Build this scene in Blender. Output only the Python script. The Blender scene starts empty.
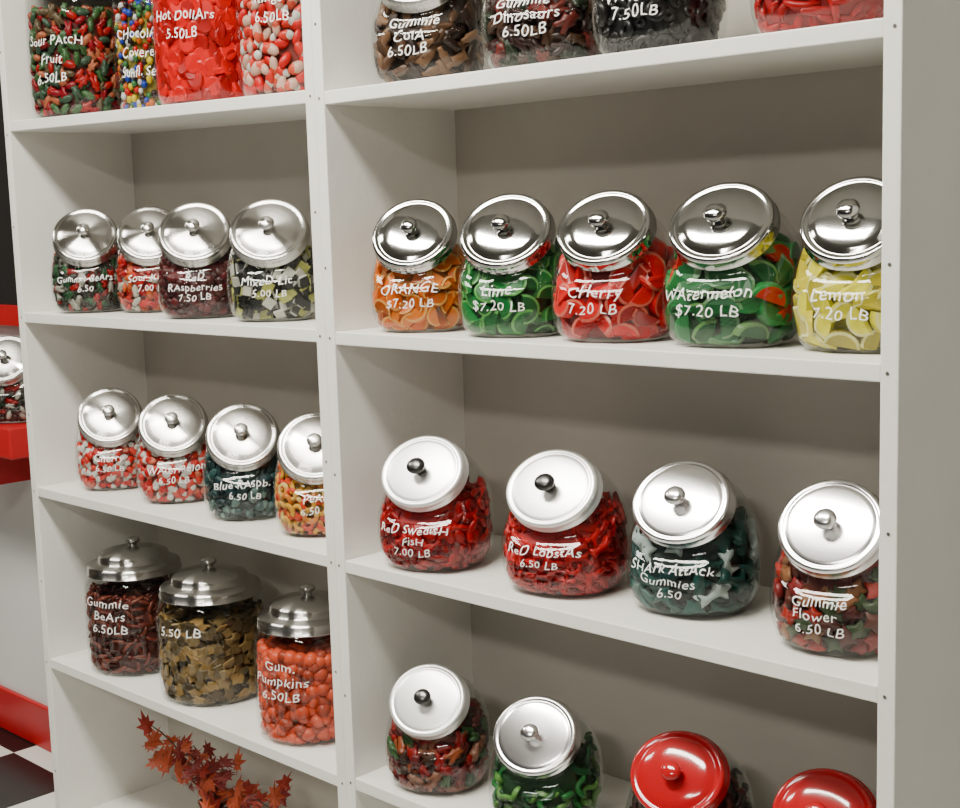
import bpy, math, random
import bmesh
import numpy as np
from mathutils import Vector, Matrix
from mathutils.bvhtree import BVHTree
random.seed(7)
COL=bpy.context.scene.collection
# ------------------------------------------------------------ camera
cam_loc=Vector((1.622,-1.333,1.315))
R=Vector((.7137,.6997,-.0304)).normalized(); F=Vector((-.6966,.7046,-.1360)).normalized()
R=(R-F*R.dot(F)).normalized(); U=R.cross(F)
cd=bpy.data.cameras.new("camera"); cam=bpy.data.objects.new("camera",cd); COL.objects.link(cam)
cam.matrix_world=Matrix(((R.x,U.x,-F.x,cam_loc.x),(R.y,U.y,-F.y,cam_loc.y),(R.z,U.z,-F.z,cam_loc.z),(0,0,0,1)))
cd.sensor_width=36; cd.lens=1387/960*36; cd.clip_start=.05
bpy.context.scene.camera=cam
# ------------------------------------------------------------ materials
MATS={}
def mat(name,col,rough=.5,metal=0,spec=.5,noise=0,nscale=20,bump=0,bscale=60,aniso=0,coat=0):
    if name in MATS: return MATS[name]
    m=bpy.data.materials.new(name); m.use_nodes=True; nt=m.node_tree; b=nt.nodes["Principled BSDF"]
    b.inputs["Base Color"].default_value=(*col,1); b.inputs["Roughness"].default_value=rough
    b.inputs["Metallic"].default_value=metal; b.inputs["Specular IOR Level"].default_value=spec
    b.inputs["Coat Weight"].default_value=coat
    if noise or bump:
        tc=nt.nodes.new("ShaderNodeTexCoord")
    if noise:
        n=nt.nodes.new("ShaderNodeTexNoise"); n.inputs["Scale"].default_value=nscale; n.inputs["Detail"].default_value=4
        nt.links.new(tc.outputs["Object"],n.inputs["Vector"])
        r=nt.nodes.new("ShaderNodeMapRange"); r.inputs["To Min"].default_value=1-noise; r.inputs["To Max"].default_value=1+noise
        r.inputs["From Min"].default_value=.3; r.inputs["From Max"].default_value=.7
        nt.links.new(n.outputs["Fac"],r.inputs["Value"])
        v=nt.nodes.new("ShaderNodeVectorMath"); v.operation="SCALE"; v.inputs[0].default_value=col
        nt.links.new(r.outputs["Result"],v.inputs["Scale"]); nt.links.new(v.outputs["Vector"],b.inputs["Base Color"])
    if bump:
        n2=nt.nodes.new("ShaderNodeTexNoise"); n2.inputs["Scale"].default_value=bscale
        nt.links.new(tc.outputs["Object"],n2.inputs["Vector"])
        bp=nt.nodes.new("ShaderNodeBump"); bp.inputs["Strength"].default_value=bump; bp.inputs["Distance"].default_value=.002
        nt.links.new(n2.outputs["Fac"],bp.inputs["Height"]); nt.links.new(bp.outputs["Normal"],b.inputs["Normal"])
    if aniso:
        b.inputs["Anisotropic"].default_value=aniso; b.inputs["Anisotropic Rotation"].default_value=.25
        t=nt.nodes.new("ShaderNodeTangent"); t.direction_type="RADIAL"; t.axis="Z"
        nt.links.new(t.outputs["Tangent"],b.inputs["Tangent"])
    MATS[name]=m; return m
def candy(col,rough=.36):
    # translucent candy reads dark and saturated
    mx=max(col); col=tuple(c*(.62 if mx>.3 else .7)*((c/mx)**.45 if mx-min(col)>.25 else 1) for c in col)
    k="candy_%03d%03d%03d"%tuple(int(min(1,c)*999) for c in col)
    return mat(k,col,rough,0,.28,noise=.12,nscale=60)
WHITE=mat("painted_white_wood",(.79,.78,.735),.42,noise=.03,nscale=9,bump=.25,bscale=90)
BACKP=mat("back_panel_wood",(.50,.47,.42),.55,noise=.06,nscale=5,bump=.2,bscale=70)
WALL=mat("wall_paint",(.66,.67,.66),.6,noise=.02,nscale=3,bump=.1,bscale=200)
CEIL=mat("ceiling_paint",(.26,.25,.22),.8,noise=.03,nscale=8)
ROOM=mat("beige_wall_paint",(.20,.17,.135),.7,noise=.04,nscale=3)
RED=mat("red_trim_paint",(.42,.006,.010),.35,noise=.05,nscale=12)
DARK=mat("dark_board",(.012,.011,.011),.5,noise=.1,nscale=6)
STEEL=mat("brushed_steel",(.52,.51,.49),.20,1,aniso=1.0)
CHROME=mat("polished_chrome",(.46,.46,.45),.09,1)
POLISH=mat("lamp_lit_chrome",(.95,.94,.96),.20,1)  # lighter copy of the lid chrome, direct lamp reflection put into its colour
BRIGHT=mat("blown_out_lid_metal",(.95,.95,.94),.34,.7)  # lid metal whitened to stand in for the ceiling light's blown-out reflection
KNOBD=mat("dark_knob_metal",(.10,.10,.10),.3,1)
REDLID=mat("red_enamel_lid",(.40,.003,.008),.12,0,coat=.7)
INK=mat("white_paint_marker",(.92,.92,.90),.6)
SCREW=mat("screw_metal",(.12,.11,.10),.5,.4)
def glass_mat():
    m=bpy.data.materials.new("clear_glass"); m.use_nodes=True; nt=m.node_tree; nt.nodes.clear()
    o=nt.nodes.new("ShaderNodeOutputMaterial"); mx=nt.nodes.new("ShaderNodeMixShader")
    t=nt.nodes.new("ShaderNodeBsdfTransparent"); t.inputs[0].default_value=(.89,.905,.895,1)
    g=nt.nodes.new("ShaderNodeBsdfGlossy"); g.inputs["Roughness"].default_value=.03; g.inputs[0].default_value=(1,1,1,1)
    lw=nt.nodes.new("ShaderNodeLayerWeight"); lw.inputs["Blend"].default_value=.5
    p=nt.nodes.new("ShaderNodeMath"); p.operation="POWER"; p.inputs[1].default_value=3.6
    a=nt.nodes.new("ShaderNodeMath"); a.operation="MULTIPLY_ADD"; a.inputs[1].default_value=.5; a.inputs[2].default_value=.035
    nt.links.new(lw.outputs["Facing"],p.inputs[0]); nt.links.new(p.outputs[0],a.inputs[0]); nt.links.new(a.outputs[0],mx.inputs[0])
    nt.links.new(t.outputs[0],mx.inputs[1]); nt.links.new(g.outputs[0],mx.inputs[2]); nt.links.new(mx.outputs[0],o.inputs[0])
    return m
GLASS=glass_mat()
# ------------------------------------------------------------ helpers
def mk(name,v,fc,mats,parent=None,smooth=False,mi=None):
    me=bpy.data.meshes.new(name); me.from_pydata([tuple(p) for p in v],[],[tuple(q) for q in fc])
    for m in mats: me.materials.append(m)
    if mi is not None: me.polygons.foreach_set("material_index",list(mi))
    if smooth: me.polygons.foreach_set("use_smooth",[True]*len(me.polygons))
    me.update()
    o=bpy.data.objects.new(name,me); COL.objects.link(o)
    if parent: o.parent=parent
    return o
def empty(name,loc=(0,0,0)):
    o=bpy.data.objects.new(name,None); o.location=loc; o.empty_display_size=.05; COL.objects.link(o); return o
def box(name,a,b,m,parent=None,bev=0,tilt=0):
    v=[(x,y,z+(tilt if x==a[0] else 0)) for x in(a[0],b[0]) for y in(a[1],b[1]) for z in(a[2],b[2])]
    o=mk(name,v,[(0,1,3,2),(4,6,7,5),(0,4,5,1),(2,3,7,6),(0,2,6,4),(1,5,7,3)],[m],parent)
    if bev:
        md=o.modifiers.new("bevel","BEVEL"); md.width=bev; md.segments=2
    return o
def lathe(profile,n=48):
    v=[];fc=[]
    for r,z in profile:
        for i in range(n):
            a=2*math.pi*i/n; v.append((r*math.cos(a),r*math.sin(a),z))
    for j in range(len(profile)-1):
        for i in range(n):
            k=(i+1)%n; fc.append((j*n+i,j*n+k,(j+1)*n+k,(j+1)*n+i))
    return v,fc
# ------------------------------------------------------------ room
def checker():
    m=bpy.data.materials.new("checker_tile"); m.use_nodes=True; nt=m.node_tree; b=nt.nodes["Principled BSDF"]
    tc=nt.nodes.new("ShaderNodeTexCoord"); mp=nt.nodes.new("ShaderNodeMapping")
    c=nt.nodes.new("ShaderNodeTexChecker"); c.inputs["Scale"].default_value=1/.305
    mp.inputs["Location"].default_value=(.38,.095,.01)
    c.inputs["Color1"].default_value=(.70,.70,.66,1); c.inputs["Color2"].default_value=(.008,.008,.008,1)
    nt.links.new(tc.outputs["Object"],mp.inputs[0]); nt.links.new(mp.outputs[0],c.inputs["Vector"]); nt.links.new(c.outputs["Color"],b.inputs["Base Color"])
    b.inputs["Roughness"].default_value=.3
    return m
box("floor",(-5,-4.5,-.03),(3,.4,0),checker())
box("wall_back",(-5,.285,0),(3,.4,2.7),WALL)
box("wall_left",(-5.1,-4.5,0),(-5,.4,2.7),ROOM)
box("wall_right",(3,-4.5,0),(3.1,.4,2.7),ROOM)
box("ceiling",(-5.1,-4.5,2.7),(3.1,.4,2.8),CEIL)
box("baseboard_back",(-5,.27,0),(-1.0,.285,.115),RED,bev=.004)
# ------------------------------------------------------------ bookcases
T=.02
def bookcase(x0,x1,zs,tilts):
    e=empty("bookcase",((x0+x1)/2,.14,0)); ex=(x0+x1)/2
    def bb(n,a,b,bev=.0015,m=WHITE,t=0): 
        return box(n,(a[0]-ex,a[1]-.14,a[2]),(b[0]-ex,b[1]-.14,b[2]),m,e,bev,t)
    for z,t in zip(zs,tilts): bb("shelf_board",(x0,0.001,z),(x1,.27,z+T),t=t)
    bb("side_left",(x0-.022,0,0),(x0,.28,1.86)); bb("side_right",(x1,0,0),(x1+.0215,.28,1.86))
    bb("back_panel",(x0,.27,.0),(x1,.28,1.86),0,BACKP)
    bb("kick_board",(x0,.01,0),(x1,.025,.065))
    v=[];fc=[]
    for sx in (x0-.011,x1+.011):
        for z in zs:
            for q in (z+.010,z+.16+random.uniform(-.05,.05)):
                c=(sx-ex+random.uniform(-.003,.003),-.14-.0006,q); k=len(v)
                for i in range(8):
                    a=i*math.pi/4; v.append((c[0]+.0022*math.cos(a),c[1],c[2]+.0022*math.sin(a)))
                fc.append(tuple(range(k,k+8)))
    mk("screw_heads",v,fc,[SCREW],e)
    return e
bookcase(0,.9,[1.835,1.481,1.125,.771,.419,.065],[0]*6)
bookcase(-.968,-.044,[1.835,1.486,1.127,.773,.412,.065],[0,.016,0,0,0,0])
# ------------------------------------------------------------ candy piece prototypes (unit ~1, mat slots 0/1)
def proto_outline(pts,t,inset=.82):
    n=len(pts); v=[]; 
    for (x,y) in pts: v.append((x*inset,y*inset,t))
    for (x,y) in pts: v.append((x,y,t*.45))
    for (x,y) in pts: v.append((x,y,-t*.45))
    for (x,y) in pts: v.append((x*inset,y*inset,-t))
    fc=[tuple(range(n))]; 
    for l in range(3):
        for i in range(n):
            k=(i+1)%n; fc.append((l*n+k,l*n+i,(l+1)*n+i,(l+1)*n+k))
    fc.append(tuple(range(4*n-1,3*n-1,-1)))
    return v,fc,[0]*len(fc)
def p_slice():
    n=12; v=[];fc=[];mi=[]
    for zz in (.30,-.30):
        for rr in (.84,1.0):
            for i in range(n+1):
                a=math.pi*i/n; v.append((rr*math.cos(a),rr*math.sin(a)-.45,zz*(1 if rr<.9 else .9)))
    m=n+1
    A,B,C,D=0,m,2*m,3*m
    fc.append(tuple(range(A,A+m))); mi.append(0)
    fc.append(tuple(range(C+m-1,C-1,-1))); mi.append(0)
    for i in range(n):
        fc.append((A+i+1,A+i,B+i,B+i+1)); mi.append(1)
        fc.append((B+i+1,B+i,D+i,D+i+1)); mi.append(0)
        fc.append((C+i,C+i+1,D+i+1,D+i)); mi.append(1)
    fc.append((A,A+n,C+n,C)); mi.append(0)
    fc.append((B,A,C,D)); mi.append(1); fc.append((A+n,B+n,D+n,C+n)); mi.append(1)
    return v,fc,mi
def p_wslice():
    # watermelon slice: red face, green outer skin
    v,fc,mi=p_slice()
    return v,fc,[1 if len(f)==4 and i>1 and i<len(fc)-3 else k for i,(f,k) in enumerate(zip(fc,mi))]
def ico(sub=2):
    bm=bmesh.new(); bmesh.ops.create_icosphere(bm,subdivisions=sub,radius=1)
    v=[tuple(q.co) for q in bm.verts]; fc=[tuple(q.index for q in p.verts) for p in bm.faces]; bm.free(); return v,fc
def p_blob(sx=1,sy=.8,sz=.7,two=False,sub=2):
    v,fc=ico(sub); v=[(x*sx,y*sy,z*sz) for x,y,z in v]
    mi=[1 if two and sum(v[i][0] for i in q)/3>.1 else 0 for q in fc]
    return v,fc,mi
def p_tube(pts,r,n=7,split=.5):
    v=[];fc=[];mi=[]; N=len(pts)
    for j,p in enumerate(pts):
        a=Vector(pts[max(0,j-1)]); b=Vector(pts[min(N-1,j+1)]); d=(b-a).normalized()
        s=d.cross(Vector((0,0,1))); s=s.normalized() if s.length>.1 else Vector((1,0,0)); u=s.cross(d)
        rr=r*(.55 if j in(0,N-1) else 1)
        for i in range(n):
            t=2*math.pi*i/n; v.append(tuple(Vector(p)+s*rr*math.cos(t)+u*rr*math.sin(t)))
    for j in range(N-1):
        for i in range(n):
            k=(i+1)%n; fc.append((j*n+i,j*n+k,(j+1)*n+k,(j+1)*n+i)); mi.append(0 if j<(N-1)*split else 1)
    fc.append(tuple(range(n))[::-1]); mi.append(0); fc.append(tuple(range((N-1)*n,N*n))); mi.append(1)
    return v,fc,mi
def p_ring(r=.68,t=.3,n=14,m=7):
    v=[];fc=[];mi=[]
    for i in range(n):
        a=2*math.pi*i/n
        for j in range(m):
            b=2*math.pi*j/m; q=r+t*math.cos(b); v.append((q*math.cos(a),q*math.sin(a),t*math.sin(b)))
    for i in range(n):
        for j in range(m):
            fc.append((i*m+j,((i+1)%n)*m+j,((i+1)%n)*m+(j+1)%m,i*m+(j+1)%m)); mi.append(0 if i<n/2 else 1)
    return v,fc,mi
def p_box(x,y,z,layers=True):
    v=[];fc=[];mi=[]
    zs=[-z,-z/3,z/3,z] if layers else [-z,z]
    for k,q in enumerate(zs):
        for a,b in((-x,-y),(x,-y),(x,y),(-x,y)): v.append((a,b,q))
    for k in range(len(zs)-1):
        for i in range(4):
            j=(i+1)%4; fc.append((k*4+i,k*4+j,k*4+4+j,k*4+4+i)); mi.append(1 if (layers and k==1) else 0)
    fc.append((3,2,1,0)); mi.append(0); L=len(v); fc.append((L-4,L-3,L-2,L-1)); mi.append(0)
    return v,fc,mi
FISH=[(1,.05),(.75,.3),(.3,.42),(-.2,.33),(-.55,.13),(-1,.42),(-.88,0),(-1,-.42),(-.55,-.13),(-.2,-.33),(.3,-.42),(.75,-.3)]
SHARK=[(1.1,.1),(.6,.26),(.25,.3),(.0,.75),(-.1,.28),(-.7,.14),(-1.1,.5),(-.95,0),(-1.1,-.3),(-.6,-.1),(0,-.2),(.25,-.55),(.4,-.2),(.9,-.1)]
BEAR=[(.25,1),(.4,.75),(.3,.5),(.6,.35),(.5,.1),(.42,-.2),(.6,-.75),(.3,-.95),(.05,-.55),(-.05,-.55),(-.3,-.95),(-.6,-.75),(-.42,-.2),(-.5,.1),(-.6,.35),(-.3,.5),(-.4,.75),(-.25,1),(0,.88)]
LOB=[(0,.55),(.35,.65),(.5,1.0),(.75,.75),(.5,.45),(.3,.3),(.33,-.2),(.22,-.6),(.4,-1.0),(0,-.9),(-.4,-1.0),(-.22,-.6),(-.33,-.2),(-.3,.3),(-.5,.45),(-.75,.75),(-.5,1.0),(-.35,.65)]
def star(n,a,b,j=0): 
    return [((a if i%2 else b)*(1+random.uniform(-j,j))*math.cos(math.pi*i/n),(a if i%2 else b)*(1+random.uniform(-j,j))*math.sin(math.pi*i/n)) for i in range(2*n)]
P={
 "slice":[p_slice()],
 "wslice":[p_wslice()],
 "fish":[proto_outline(FISH,.22)],
 "lobster":[proto_outline(LOB,.25)],
 "shark":[proto_outline(SHARK,.22)],
 "bear":[proto_outline(BEAR,.38)],
 "kid":[p_blob(1,.5,.45,True),proto_outline(BEAR,.35)],
 "gumdrop":[p_blob(1,.95,.9)],
 "bead":[p_blob(1,.95,.95,False,1)],
 "dollar":[proto_outline([(math.cos(i*math.pi/6),.95*math.sin(i*math.pi/6)) for i in range(12)],.28)],
 "chip":[proto_outline(star(5,1,.75,.25),.14),proto_outline(star(4,1,.7,.3),.12),proto_outline(star(5,.9,.7,.3),.2)],
 "rope":[p_tube([(-1,0,0),(-.3,.05,0),(.4,0,.05),(1,0,0)],.28),p_tube([(-1,-.1,0),(-.3,.15,0),(.4,.1,.05),(1,-.15,0)],.28)],
 "worm":[p_tube([(-1.2+.3*i,.42*math.sin(i*1.05),.1*math.cos(i*2)) for i in range(9)],.2),p_tube([(-1+.25*i,.3*math.sin(i*.8+1),.15*math.cos(i)) for i in range(9)],.22)],
 "ring":[p_ring()],
 "wheel":[p_ring(.62,.36),p_ring(.3,.2,10,6)],
 "heart":[p_blob(1,.55,.45,True),p_blob(1,.6,.5,True)],
 "allsort":[p_box(.6,.6,.6),p_box(.75,.75,.35),p_tube([(-.7,0,0),(.7,0,0)],.35)],
 "flower":[proto_outline(star(5,1,.55),.3)],
 "cola":[proto_outline([(.25,1),(.25,.55),(.45,.2),(.4,-.2),(.45,-1),(-.45,-1),(-.4,-.2),(-.45,.2),(-.25,.55),(-.25,1)],.28)],
}
P={k:[(np.array(v,float),fc,mi) for v,fc,mi in L] for k,L in P.items()}
# ------------------------------------------------------------ jar bodies; rings: (cy, cz, tilt_deg, rx, ry)
TILT=[(0,.0,0,.050,.046),(0,.0025,0,.061,.057),(0,.012,0,.070,.066),(0,.030,1,.0755,.0705),(0,.050,4,.077,.0725),(0,.073,9,.077,.074),
      (-.001,.094,19,.0757,.0745),(-.004,.112,31,.0715,.0710),(-.011,.128,43,.0645,.0645),(-.0195,.139,51,.0575,.0575),(-.0275,.1455,56,.0535,.0535),(-.036,.1512,56,.0535,.0535)]
CYL=[(0,0,0,.070,.070),(0,.003,0,.080,.080),(0,.014,0,.0865,.0865),(0,.05,0,.0885,.0885),(0,.10,0,.0885,.0885),(0,.150,0,.0880,.0880),(0,.176,0,.086,.086),(0,.190,0,.080,.080),(0,.196,0,.077,.077),(0,.205,0,.076,.076)]
def ringpt(rg,th,k=1.0,ex=2.35):
    cy,cz,ti,rx,ry=rg; c,s=math.cos(th),math.sin(th)
    e=2/ex
    x=rx*k*math.copysign(abs(c)**e,c); y=ry*k*math.copysign(abs(s)**e,s); t=math.radians(ti)
    return (x,cy+y*math.cos(t),cz+y*math.sin(t))
def lerp_ring(rings,s):
    i=min(int(s),len(rings)-2); a=s-i
    return tuple(rings[i][q]*(1-a)+rings[i+1][q]*a for q in range(5))
def loft(rings,n=48,k=1.0,zmax=None,ex=2.35,zoff=0,cap=True):
    v=[];fc=[]
    for rg in rings:
        for i in range(n):
            p=ringpt(rg,2*math.pi*i/n,k,ex); z=p[2]+zoff
            if zmax is not None: z=min(z,zmax)
            v.append((p[0],p[1],z))
    for j in range(len(rings)-1):
        for i in range(n):
            q=(i+1)%n; fc.append((j*n+i,j*n+q,(j+1)*n+q,(j+1)*n+i))
    if cap: fc.append(tuple(range(n))[::-1])
    return v,fc
LN=(-.829,.559)
CEN=Vector((0,0,.07))
def outward(h):
    return h[1] if h[1].dot(h[0]-CEN)>0 else -h[1]
def fill_candy(parent,rings,ex,kind,pal,size,fill,seed,ktop,topr,dens,bvh):
    rnd=random.Random(seed)
    V=[];FC=[];MI=[];off=0
    mats=[];idx={}
    def slot(c):
        if c not in idx: idx[c]=len(mats); mats.append(candy(c))
        return idx[c]
    protos=P[kind]; thick=float(max(abs(protos[0][0][:,2]).max(),.2))*size
    pts=[]
    md=(size*.95*dens)**2
    tries=0
    smax=ktop
    inset=min(thick*.9+.004,.016)
    tiltjar=ex>2.1
    def lidok(p): return (not tiltjar) or ((p[1]+.036)*LN[0]+(p[2]-.151)*LN[1])<-(.004+size*.9)
    while tries<6500 and len(pts)<620:
        tries+=1
        s=rnd.uniform(0.2,smax); th=rnd.uniform(0,2*math.pi); rg=lerp_ring(rings,s)
        kk=1-inset/rg[3]-rnd.random()**2*.10
        p=ringpt(rg,th,kk,ex)
        if p[2]>fill or p[2]<size*.3+.003 or not lidok(p): continue
        p2=ringpt(rg,th,1.0,ex)
        nrm=Vector((p2[0]-0,p2[1]-rg[0],0 if s>1.5 else -.01)).normalized()
        if any((p[0]-q[0][0])**2+(p[1]-q[0][1])**2+(p[2]-q[0][2])**2<md for q in pts): continue
        pts.append((p,nrm))
    ntop=int(5*(topr/size)**2*.35)
    tp=[]
    for _ in range(ntop*6):
        a=rnd.uniform(0,6.283); r=topr*math.sqrt(rnd.random())
        p=(r*math.cos(a),r*math.sin(a),fill+rnd.uniform(-.6,.35)*size)
        if not lidok(p): continue
        if any((p[0]-q[0])**2+(p[1]-q[1])**2<md*.6 for q in tp): continue
        tp.append(p); pts.append((p,Vector((rnd.uniform(-.6,.6),rnd.uniform(-.6,.6),1)).normalized()))
    for p,nrm in pts:
        pv,pf,pm=rnd.choice(protos)
        nrm=(nrm+Vector((rnd.gauss(0,.22),rnd.gauss(0,.22),rnd.gauss(0,.22)))).normalized()
        q=nrm.to_track_quat('Z','Y').to_matrix() @ Matrix.Rotation(rnd.uniform(0,6.283),3,'Z')
        sc=size*rnd.uniform(.85,1.12)
        v=(pv*sc)@np.array(q).T+np.array(p)
        v[:,2]=np.maximum(v[:,2],.003)
        c0,c1=rnd.choice(pal); a,b=slot(c0),slot(c1)
        V.append(v); FC+= [tuple(i+off for i in q2) for q2 in pf]; MI+=[b if m else a for m in pm]; off+=len(v)
    V=np.concatenate(V).tolist()
    # pieces rest against the inside of the glass, never through it
    for i,q in enumerate(V):
        w=Vector(q); h=bvh.find_nearest(w)
        if h[0] is None: continue
        n=outward(h); d=(w-h[0]).dot(n)
        if d>-.0022: V[i]=tuple(w-n*(d+.0022+ (0.0006 if d>.001 else 0)))
    mk("candy_fill",V,FC,mats,parent,smooth=kind not in("chip","allsort","slice","wslice","dollar"),mi=MI)
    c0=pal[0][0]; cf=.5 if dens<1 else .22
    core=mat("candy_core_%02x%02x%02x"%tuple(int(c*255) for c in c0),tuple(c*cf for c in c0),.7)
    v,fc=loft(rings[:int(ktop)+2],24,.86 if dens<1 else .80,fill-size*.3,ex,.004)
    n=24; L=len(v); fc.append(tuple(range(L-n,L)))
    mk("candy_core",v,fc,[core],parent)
def text_on(parent,lines,bvh,scale_w,seed,z0,dz,size,xoff=0):
    rnd=random.Random(seed); V=[];FC=[];off=0
    for li,t in enumerate(lines):
        cu=bpy.data.curves.new("txt","FONT"); cu.body=t; cu.size=size*(1.0 if li==0 or len(lines)>2 else .92); cu.align_x="CENTER"; cu.shear=.12; cu.resolution_u=3
        cu.space_character=1.08
        ob=bpy.data.objects.new("txt",cu); COL.objects.link(ob); bpy.context.view_layer.update()
        me=bpy.data.meshes.new_from_object(ob); bpy.data.objects.remove(ob)
        bm=bmesh.new(); bm.from_mesh(me); bmesh.ops.triangulate(bm,faces=bm.faces[:])
        longe=[e for e in bm.edges if e.calc_length()>size*.22]
        bmesh.ops.subdivide_edges(bm,edges=longe,cuts=2)
        bmesh.ops.triangulate(bm,faces=bm.faces[:]); bm.to_mesh(me); bm.free()
        xs=[v.co.x for v in me.vertices]; w=max(xs)-min(xs); k=min(1,scale_w/w); ph=rnd.uniform(0,6); sl=rnd.uniform(-.03,.06); xo=xoff+rnd.uniform(-.005,.005)
        for v in me.vertices:
            x0=v.co.x; x=x0*k+xo; z=z0-li*dz+v.co.y*(k*.5+.5)*(1+.14*math.sin(x0*220+ph*2))+.0011*math.sin(x0*160+ph)+sl*x
            x+=.0005*math.sin(v.co.y*300+ph+x0*200)
            h=bvh.ray_cast(Vector((x,-.5,z)),Vector((0,1,0)))
            if h[0] is None: p=Vector((x,-.06,z))
            else: p=h[0]+outward(h)*.0011
            V.append(p)
        FC+=[tuple(i+off for i in p.vertices) for p in me.polygons]; off+=len(me.vertices)
        bpy.data.meshes.remove(me)
    mk("handwritten_label",V,FC,[INK],parent)
LIDP=[(.0001,.0105),(.014,.0103),(.028,.0096),(.040,.0080),(.0470,.0062),(.0510,.0040),(.0535,.0034),(.0560,.0046),(.0595,.0050),(.0622,.0032),(.0635,-.001),(.0635,-.012),(.0650,-.0130),(.0650,-.0145),(.0628,-.0150),(.060,-.0140),(.059,-.004),(.0001,.002)]
LIDF=[(.0001,.0072),(.030,.0066),(.048,.0052),(.0530,.0046),(.0545,.0038),(.0560,.0046),(.0595,.0050),(.0622,.0032),(.0635,-.001),(.0635,-.012),(.0650,-.0130),(.0650,-.0145),(.0628,-.0150),(.060,-.0140),(.059,-.004),(.0001,.002)]
LIDC=[(.0001,.034),(.018,.0335),(.035,.031),(.050,.0265),(.058,.022),(.0605,.018),(.0610,.010),(.066,.0070),(.074,.0045),(.0785,.002),(.080,-.002),(.080,-.013),(.0815,-.0140),(.0815,-.0155),(.078,-.0150),(.076,-.004),(.0001,.002)]
KNOB=[(.0001,.030),(.006,.0297),(.0105,.0280),(.0128,.0245),(.0125,.0212),(.0098,.0185),(.0070,.0165),(.0072,.0140),(.0085,.0050)]
def lid(parent,c,tilt,m,knobm=None,cyl=False,ls=1.0):
    v,fc=lathe(LIDC if cyl else (LIDF if m in (BRIGHT,POLISH) else LIDP),64)
    o=mk("lid",v,fc,[m],parent,True); o.location=c; o.rotation_euler=(math.radians(tilt),0,0); o.scale=(ls,ls,1)
    v,fc=lathe([(a,b+(.022 if cyl else 0)) for a,b in KNOB],32)
    q=mk("lid_knob",v,fc,[knobm or m],parent,True); q.location=c; q.rotation_euler=(math.radians(tilt),0,0)
def jar(x,y,z,yaw,sc,sz,kind,pal,size,lines,lidm,fill=.118,seed=0,straight=False,knobm=None,tx=None,nm="candy_jar",xoff=0):
    e=empty(nm,(x,y,z)); e.rotation_euler=(0,0,math.radians(yaw)); e.scale=(sc,sc,sz)
    rings,ex=(CYL,2.0) if straight else (TILT,2.35)
    v,fc=loft(rings,56,1,None,ex)
    mk("glass_body",v,fc,[GLASS],e,True)
    bvh=BVHTree.FromPolygons([Vector(p) for p in v],fc)
    if kind:
        fill_candy(e,rings,ex,kind,pal,size,fill,seed,(6.9 if straight else 8.4),(.072 if straight else .052),.8 if kind in("fish","lobster","rope","dollar") else 1.0,bvh)
    if straight: lid(e,(0,0,.209),0,lidm,knobm,True)
    else: lid(e,(0,-.0365,.1525),56,lidm,knobm,False,.93 if sc>1.03 else 1.0)
    if lines:
        z0,dz,ts,wm=tx
        text_on(e,lines,bvh,wm,seed,z0,dz,ts,xoff)
    return e
# ------------------------------------------------------------ palettes
W=(.85,.82,.76)
def mono(c,c2=None): return [(c,c2 or c),(tuple(min(1,q*1.2) for q in c),c2 or c),(tuple(q*.6 for q in c),c2 or c)]
ORANGE=mono((.98,.30,.015),(.98,.60,.22)); LIME=mono((.012,.17,.035),(.22,.50,.18)); CHERRY=mono((.80,.015,.025),(.90,.32,.25))
WATERM=[((.012,.13,.035),(.16,.34,.15)),((.8,.05,.03),(.03,.25,.06)),((.012,.11,.03),(.15,.35,.1)),((.015,.15,.04),(.02,.25,.06)),((.7,.04,.03),(.03,.25,.06))]
LEMON=mono((.88,.78,.10),(.95,.92,.50))
REDFISH=mono((.50,.005,.012)); REDLOB=mono((.60,.006,.012))
SHK=[((.015,.07,.06),(.02,.12,.12)),((.02,.10,.085),(.03,.2,.18)),((.60,.72,.70),)*2,((.01,.045,.045),)*2,((.01,.06,.05),)*2]
FLOW=[((.25,.02,.02),)*2,((.12,.03,.02),)*2,((.5,.06,.03),)*2,((.06,.09,.04),)*2,((.3,.12,.05),)*2,((.1,.02,.02),)*2]
MIX=[((.3,.02,.02),)*2,((.04,.10,.03),)*2,((.3,.12,.07),)*2,((.15,.02,.02),)*2,((.30,.10,.04),)*2,((.06,.03,.02),)*2]
BEARP=[((.35,.02,.02),)*2,((.55,.53,.45),)*2,((.03,.10,.04),)*2,((.04,.04,.03),)*2,((.03,.03,.02),)*2]
KIDS=[((.75,.05,.03),(.8,.2,.1)),((.7,.65,.55),)*2,((.75,.2,.05),)*2,((.5,.03,.04),)*2,((.3,.05,.03),)*2]
RASP=[((.12,.012,.015),)*2,((.05,.01,.012),)*2,((.08,.015,.015),)*2]
ALLS=[((.02,.02,.02),(.8,.78,.7)),((.75,.72,.62),(.03,.03,.03)),((.5,.5,.2),(.03,.03,.03)),((.02,.02,.02),(.02,.02,.02)),((.02,.02,.02),(.6,.6,.3))]
HEARTS=[((.75,.06,.04),W),(W,(.85,.1,.08)),((.8,.12,.08),W),((.6,.02,.02),(.8,.3,.2))]
BLUER=[((.02,.07,.07),(.22,.34,.30)),((.015,.045,.05),(.02,.06,.07)),((.15,.25,.23),(.03,.08,.08)),((.01,.03,.035),)*2,((.01,.03,.03),)*2]
PEACH=[((.9,.55,.1),(.85,.15,.05)),((.9,.7,.3),(.9,.4,.1)),((.75,.1,.05),(.9,.6,.2))]
DKRED=[((.16,.025,.015),)*2,((.07,.015,.01),)*2,((.22,.05,.03),)*2]
COFF=[((.30,.20,.08),)*2,((.16,.105,.04),)*2,((.42,.30,.14),)*2,((.09,.06,.025),)*2]
PUMP=mono((.85,.20,.10))
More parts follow.
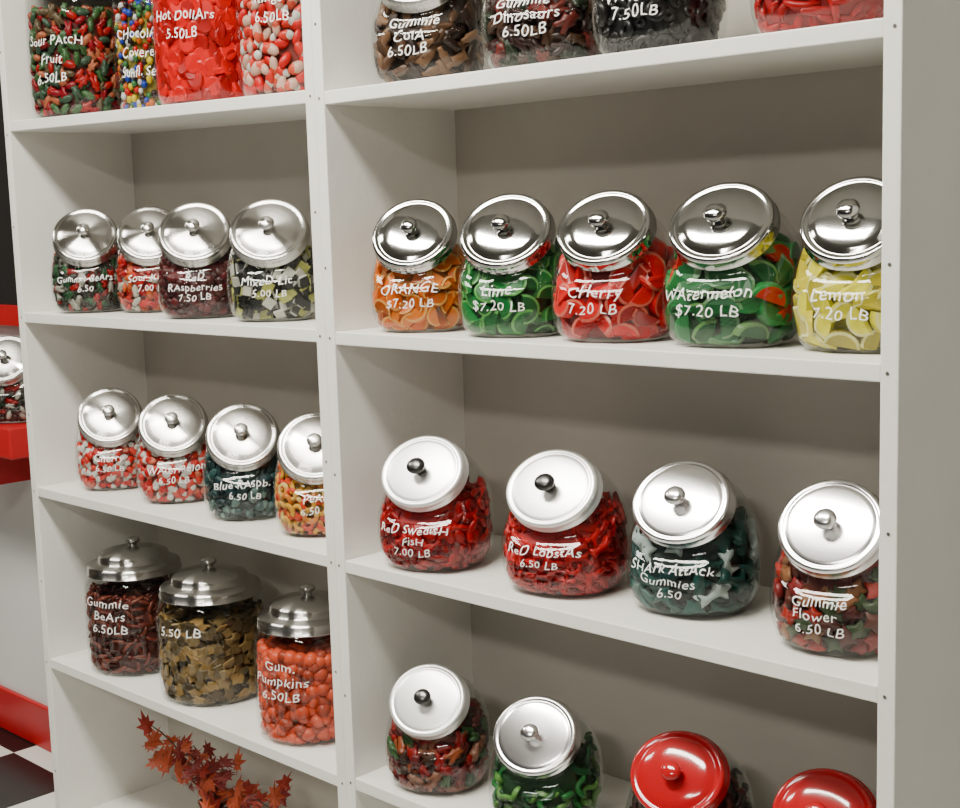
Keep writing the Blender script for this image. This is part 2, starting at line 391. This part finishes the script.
COLA=[((.10,.045,.02),)*2,((.03,.014,.01),)*2,((.20,.10,.05),)*2,((.03,.014,.01),)*2]
DINO=[((.16,.02,.015),)*2,((.035,.012,.01),)*2,((.07,.03,.015),)*2,((.02,.03,.015),)*2]
BLK=[((.008,.007,.007),)*2,((.014,.012,.012),)*2]
PATCH=[((.5,.03,.03),)*2,((.05,.13,.04),)*2,((.55,.22,.12),)*2,((.35,.02,.04),)*2,((.12,.08,.04),)*2,((.05,.10,.06),)*2]
CHOC=[((.85,.7,.05),)*2,((.05,.12,.5),)*2,((.7,.03,.02),)*2,((.85,.83,.8),)*2,((.75,.25,.03),)*2,((.05,.2,.06),)*2,((.04,.02,.02),)*2,((.04,.02,.02),)*2]
DOLL=mono((.90,.012,.015)); PINK=[((.85,.10,.07),W),((.85,.6,.5),(.85,.2,.12)),((.8,.03,.03),)*2]
GREENW=[((.02,.18,.04),)*2,((.015,.10,.03),)*2,((.12,.30,.06),)*2,((.02,.07,.03),)*2]
TB=(.062,.0215,.0205,.10); TC=(.064,.0175,.0165,.105); TC3=(.064,.0165,.0165,.10); TL=(.063,.020,.0185,.105); TY=(.135,.026,.023,.10); TU=(.104,.027,.020,.10)
J=[
# x,y,z,yaw, sxy,sz, kind,pal,size, text, lid, straight, knob, textparams
(.116,.110,1.501,27,1.10,1.03,"cola",COLA,.016,["Gummie","ColA","6.50LB"],STEEL,0,None,(.076,.019,.019,.1),-.004),
(.341,.110,1.501,23,1.10,1.03,"bear",DINO,.016,["Gummie","Dinosaurs","6.50LB"],STEEL,0,None,(.078,.019,.019,.1),-.004),
(.534,.110,1.501,18,1.08,1.03,"wheel",BLK,.016,["Licorice","WHeels","7.50LB"],STEEL,0,None,(.080,.019,.019,.1),-.004),
(.766,.110,1.501,12,1.06,1.03,"rope",REDFISH,.018,["ReD","Licorice"],STEEL,0,None,(.080,.019,.019,.1),-.004),
(.107,.084,1.145,30,.98,.94,"slice",ORANGE,.019,["ORANGE","$7.20 LB"],CHROME,0,None,TB,-.004),
(.294,.088,1.145,25,1.03,.95,"slice",LIME,.021,["Lime","$7.20 LB"],CHROME,0,None,TB,-.004),
(.467,.096,1.145,19,1.08,.96,"slice",CHERRY,.022,["CHerry","7.20 LB"],CHROME,0,None,TB,-.004),
(.641,.112,1.145,14,1.12,.98,"wslice",WATERM,.023,["WAtermelon","$7.20 LB"],CHROME,0,None,TB,-.004),
(.810,.125,1.145,12,1.04,.98,"slice",LEMON,.022,["Lemon","7.20 LB"],CHROME,0,None,TB,-.004),
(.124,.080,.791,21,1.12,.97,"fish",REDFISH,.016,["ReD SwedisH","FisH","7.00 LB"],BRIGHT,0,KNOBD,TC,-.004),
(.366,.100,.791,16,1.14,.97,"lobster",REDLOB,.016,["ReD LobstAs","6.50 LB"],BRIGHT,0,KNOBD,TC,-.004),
(.562,.132,.791,14,1.13,.97,"shark",SHK,.025,["SHArk AttAck","Gummies","6.50"],POLISH,0,None,TC3,-.004),
(.793,.111,.791,11,1.08,.99,"flower",FLOW,.015,["Gummie","Flower","6.50 LB"],POLISH,0,None,TC3,-.004),
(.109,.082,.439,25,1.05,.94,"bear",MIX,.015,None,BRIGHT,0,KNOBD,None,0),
(.334,.082,.439,21,1.06,.94,"worm",GREENW,.020,None,POLISH,0,None,None,0),
(.571,.104,.439,14,1.10,.94,"worm",DINO,.019,None,REDLID,0,None,None,0),
(.781,.116,.439,10,1.08,.94,"bear",MIX,.016,None,REDLID,0,None,None,0),
(-.840,.080,1.1475,53,.97,.97,"bear",BEARP,.012,["Gummie BeArs","6.50"],STEEL,0,None,TL,-.002),
(-.707,.140,1.1475,51,.95,.97,"kid",KIDS,.012,["Sour KiDs","7.00 LB"],STEEL,0,None,TL,-.002),
(-.470,.085,1.1475,47,.99,.98,"gumdrop",RASP,.011,["ReD","RAspberries","7.50 LB"],STEEL,0,None,(.068,.0175,.0175,.10),-.002),
(-.276,.102,1.1475,44,1.03,.98,"allsort",ALLS,.013,["MixeD Lic.","5.00 LB"],STEEL,0,None,TL,-.002),
(-.838,.105,.7935,54,.98,.97,"heart",HEARTS,.013,["Cherry","6.50 LB"],STEEL,0,None,TL,0),
(-.622,.112,.7935,51,1.0,.98,"heart",HEARTS,.014,["WAtermelon","6.50 LB"],STEEL,0,None,TL,0),
(-.390,.104,.7935,49,1.0,.98,"heart",BLUER,.014,["Blue RAspb.","6.50 LB"],STEEL,0,None,TL,0),
(-.187,.107,.7935,46,1.0,.98,"ring",PEACH,.014,["PeAch","6.50 LB"],STEEL,0,None,TL,0),
(-.795,.108,.4325,32,1.15,1.0,"rope",DKRED,.014,["Gummie","BeArs","6.50LB"],STEEL,1,None,(.142,.026,.023,.10),-.012),
(-.533,.110,.4325,24,1.18,.99,"chip",COFF,.013,["5.50 LB"],STEEL,1,None,TY,-.012),
(-.232,.105,.4325,26,1.10,.99,"gumdrop",PUMP,.0125,["Gum.","Pumpkins","6.50LB"],STEEL,1,None,TY,-.012),
(-.868,.105,1.5215,32,1.09,1.27,"kid",PATCH,.012,["Sour PAtcH","Fruit","6.50LB"],STEEL,1,None,TU,-.006),
(-.655,.155,1.5180,36,1.0,1.25,"bead",CHOC,.0065,["CHocolAte","CovereD","Sunfl. SeeDs"],STEEL,1,None,TU,-.004),
(-.445,.11,1.5145,34,1.05,1.27,"dollar",DOLL,.015,["Hot DollArs","5.50LB"],STEEL,1,None,(.108,.024,.020,.1),-.006),
(-.215,.12,1.5105,32,1.05,1.27,"heart",PINK,.013,["Rings","6.50LB"],STEEL,1,None,(.112,.024,.020,.1),-.006),
]
for i,(x,y,z,yaw,sc,sz,kind,pal,size,lines,lm,st,kn,tx,xo) in enumerate(J):
    jar(x,y,z+.0006,yaw,sc,sz,kind,pal,size,lines,lm,seed=i+1,straight=bool(st),fill=.155 if st else .117,knobm=kn,tx=tx,xoff=xo)
# ------------------------------------------------------------ autumn leaves in a vase on the bottom-left shelf
LEAFM=[mat("autumn_leaf_%d"%i,c,.55,noise=.2,nscale=40) for i,c in enumerate([(.36,.025,.012),(.48,.07,.02),(.22,.015,.012)])]
def leaves(loc):
    e=empty("autumn_leaf_arrangement",loc)
    v,fc=lathe([(.0001,.001),(.035,.001),(.045,.02),(.05,.04),(.035,.07),(.022,.085),(.028,.10),(.025,.099),(.018,.085)],32)
    mk("vase",v,fc,[mat("vase_glaze",(.12,.05,.03),.25)],e,True)
    rnd=random.Random(5); SV=[];SF=[];so=0; LV=[];LF=[];LM=[];lo=0
    lobes=[(0,-1),(.10,-.5),(.5,-.55),(.36,-.2),(.9,.15),(.4,.2),(.5,.7),(.2,.5),(0,1.15),(-.2,.5),(-.5,.7),(-.4,.2),(-.9,.15),(-.36,-.2),(-.5,-.55),(-.10,-.5)]
    for s in range(8):
        dx=-.22+.50*s/7+rnd.uniform(-.02,.02); dy=rnd.uniform(-.09,.04); top=rnd.uniform(.14,.215)-.03*(s>4)
        pts=[]
        for k in range(8):
            t=k/7; pts.append((dx*t**1.3,dy*t**1.5,.07+(top-.07)*(1-(1-t)**1.7)))
        v,fc,_=p_tube(pts,.0018,5); SV+=v; SF+=[tuple(i+so for i in q) for q in fc]; so+=len(v)
        for k in range(2,8):
            for _ in range(1 if k%2 else 2):
                p=Vector(pts[k])+Vector((rnd.uniform(-.02,.02),rnd.uniform(-.03,.03),rnd.uniform(-.02,.02)))
                r=rnd.uniform(.020,.036)
                n=Vector((rnd.gauss(.5,.5),rnd.gauss(-1,.4),rnd.gauss(.3,.5))).normalized(); q=n.to_track_quat('Z','Y').to_matrix()@Matrix.Rotation(rnd.uniform(0,6.28),3,'Z')
                LV.append(tuple(p+q@Vector((0,0,r*.25))))
                for (a,b) in lobes: LV.append(tuple(p+q@Vector((a*r*.7,b*r,-.35*r*(a*a)-.15*r*b*b))))
                m=rnd.randrange(3)
                for i in range(16): LF.append((lo,lo+1+i,lo+1+(i+1)%16)); LM.append(m)
                lo+=17
    mk("stems",SV,SF,[mat("twig",(.10,.04,.02),.7)],e,True)
    mk("leaves",LV,LF,LEAFM,e,False,LM)
leaves((-.60,.13,.0855))
# ------------------------------------------------------------ things on the far left
e=empty("red_counter",(-1.85,.19,0))
box("counter_top",(-.62,-.10,.805),(.60,.09,.875),RED,e,.004)
box("counter_panel",(-.62,.075,0),(-.40,.09,.805),WALL,e)
box("counter_bracket",(.30,-.06,.70),(.32,.09,.805),RED,e)
jar(-1.37,.17,.8755,40,1.0,.95,"kid",BEARP,.012,None,STEEL,seed=77)
e=empty("framed_chalkboard",(-1.75,.28,1.25))
box("board",(-.55,-.01,-.12),(.46,.0,.42),DARK,e)
for n,a,b in (("frame_bottom",(-.6,-.02,-.17),(.5,.0,-.12)),("frame_top",(-.6,-.02,.42),(.5,.0,.46)),("frame_left",(-.6,-.02,-.12),(-.55,.0,.42)),("frame_right",(.46,-.02,-.12),(.5,.0,.42))):
    box(n,a,b,RED if n=="frame_bottom" else DARK,e,.002)
# ------------------------------------------------------------ ceiling lights
DIFF=bpy.data.materials.new("light_diffuser"); DIFF.use_nodes=True
b=DIFF.node_tree.nodes["Principled BSDF"]; b.inputs["Emission Color"].default_value=(1,.96,.88,1); b.inputs["Emission Strength"].default_value=3.0
def troffer(x,y,w,d,en):
    e=empty("ceiling_light",(x,y,2.7))
    box("housing",(-w/2-.03,-d/2-.03,-.05),(w/2+.03,d/2+.03,-.0),CEIL,e)
    box("diffuser",(-w/2,-d/2,-.056),(w/2,d/2,-.05),DIFF,e)
    l=bpy.data.lights.new("ceiling_lamp","AREA"); l.shape="RECTANGLE"; l.size=w; l.size_y=d; l.energy=en; l.color=(1,.955,.85)
    o=bpy.data.objects.new("ceiling_lamp",l); o.location=(0,0,-.065); COL.objects.link(o); o.parent=e
troffer(.25,-.92,1.3,.35,98)
troffer(-1.7,-1.1,1.2,.35,42)
troffer(1.4,-3.0,1.2,.35,55)
w=bpy.data.worlds.new("world"); bpy.context.scene.world=w; w.use_nodes=True
w.node_tree.nodes["Background"].inputs[0].default_value=(.95,.95,1,1); w.node_tree.nodes["Background"].inputs[1].default_value=.06
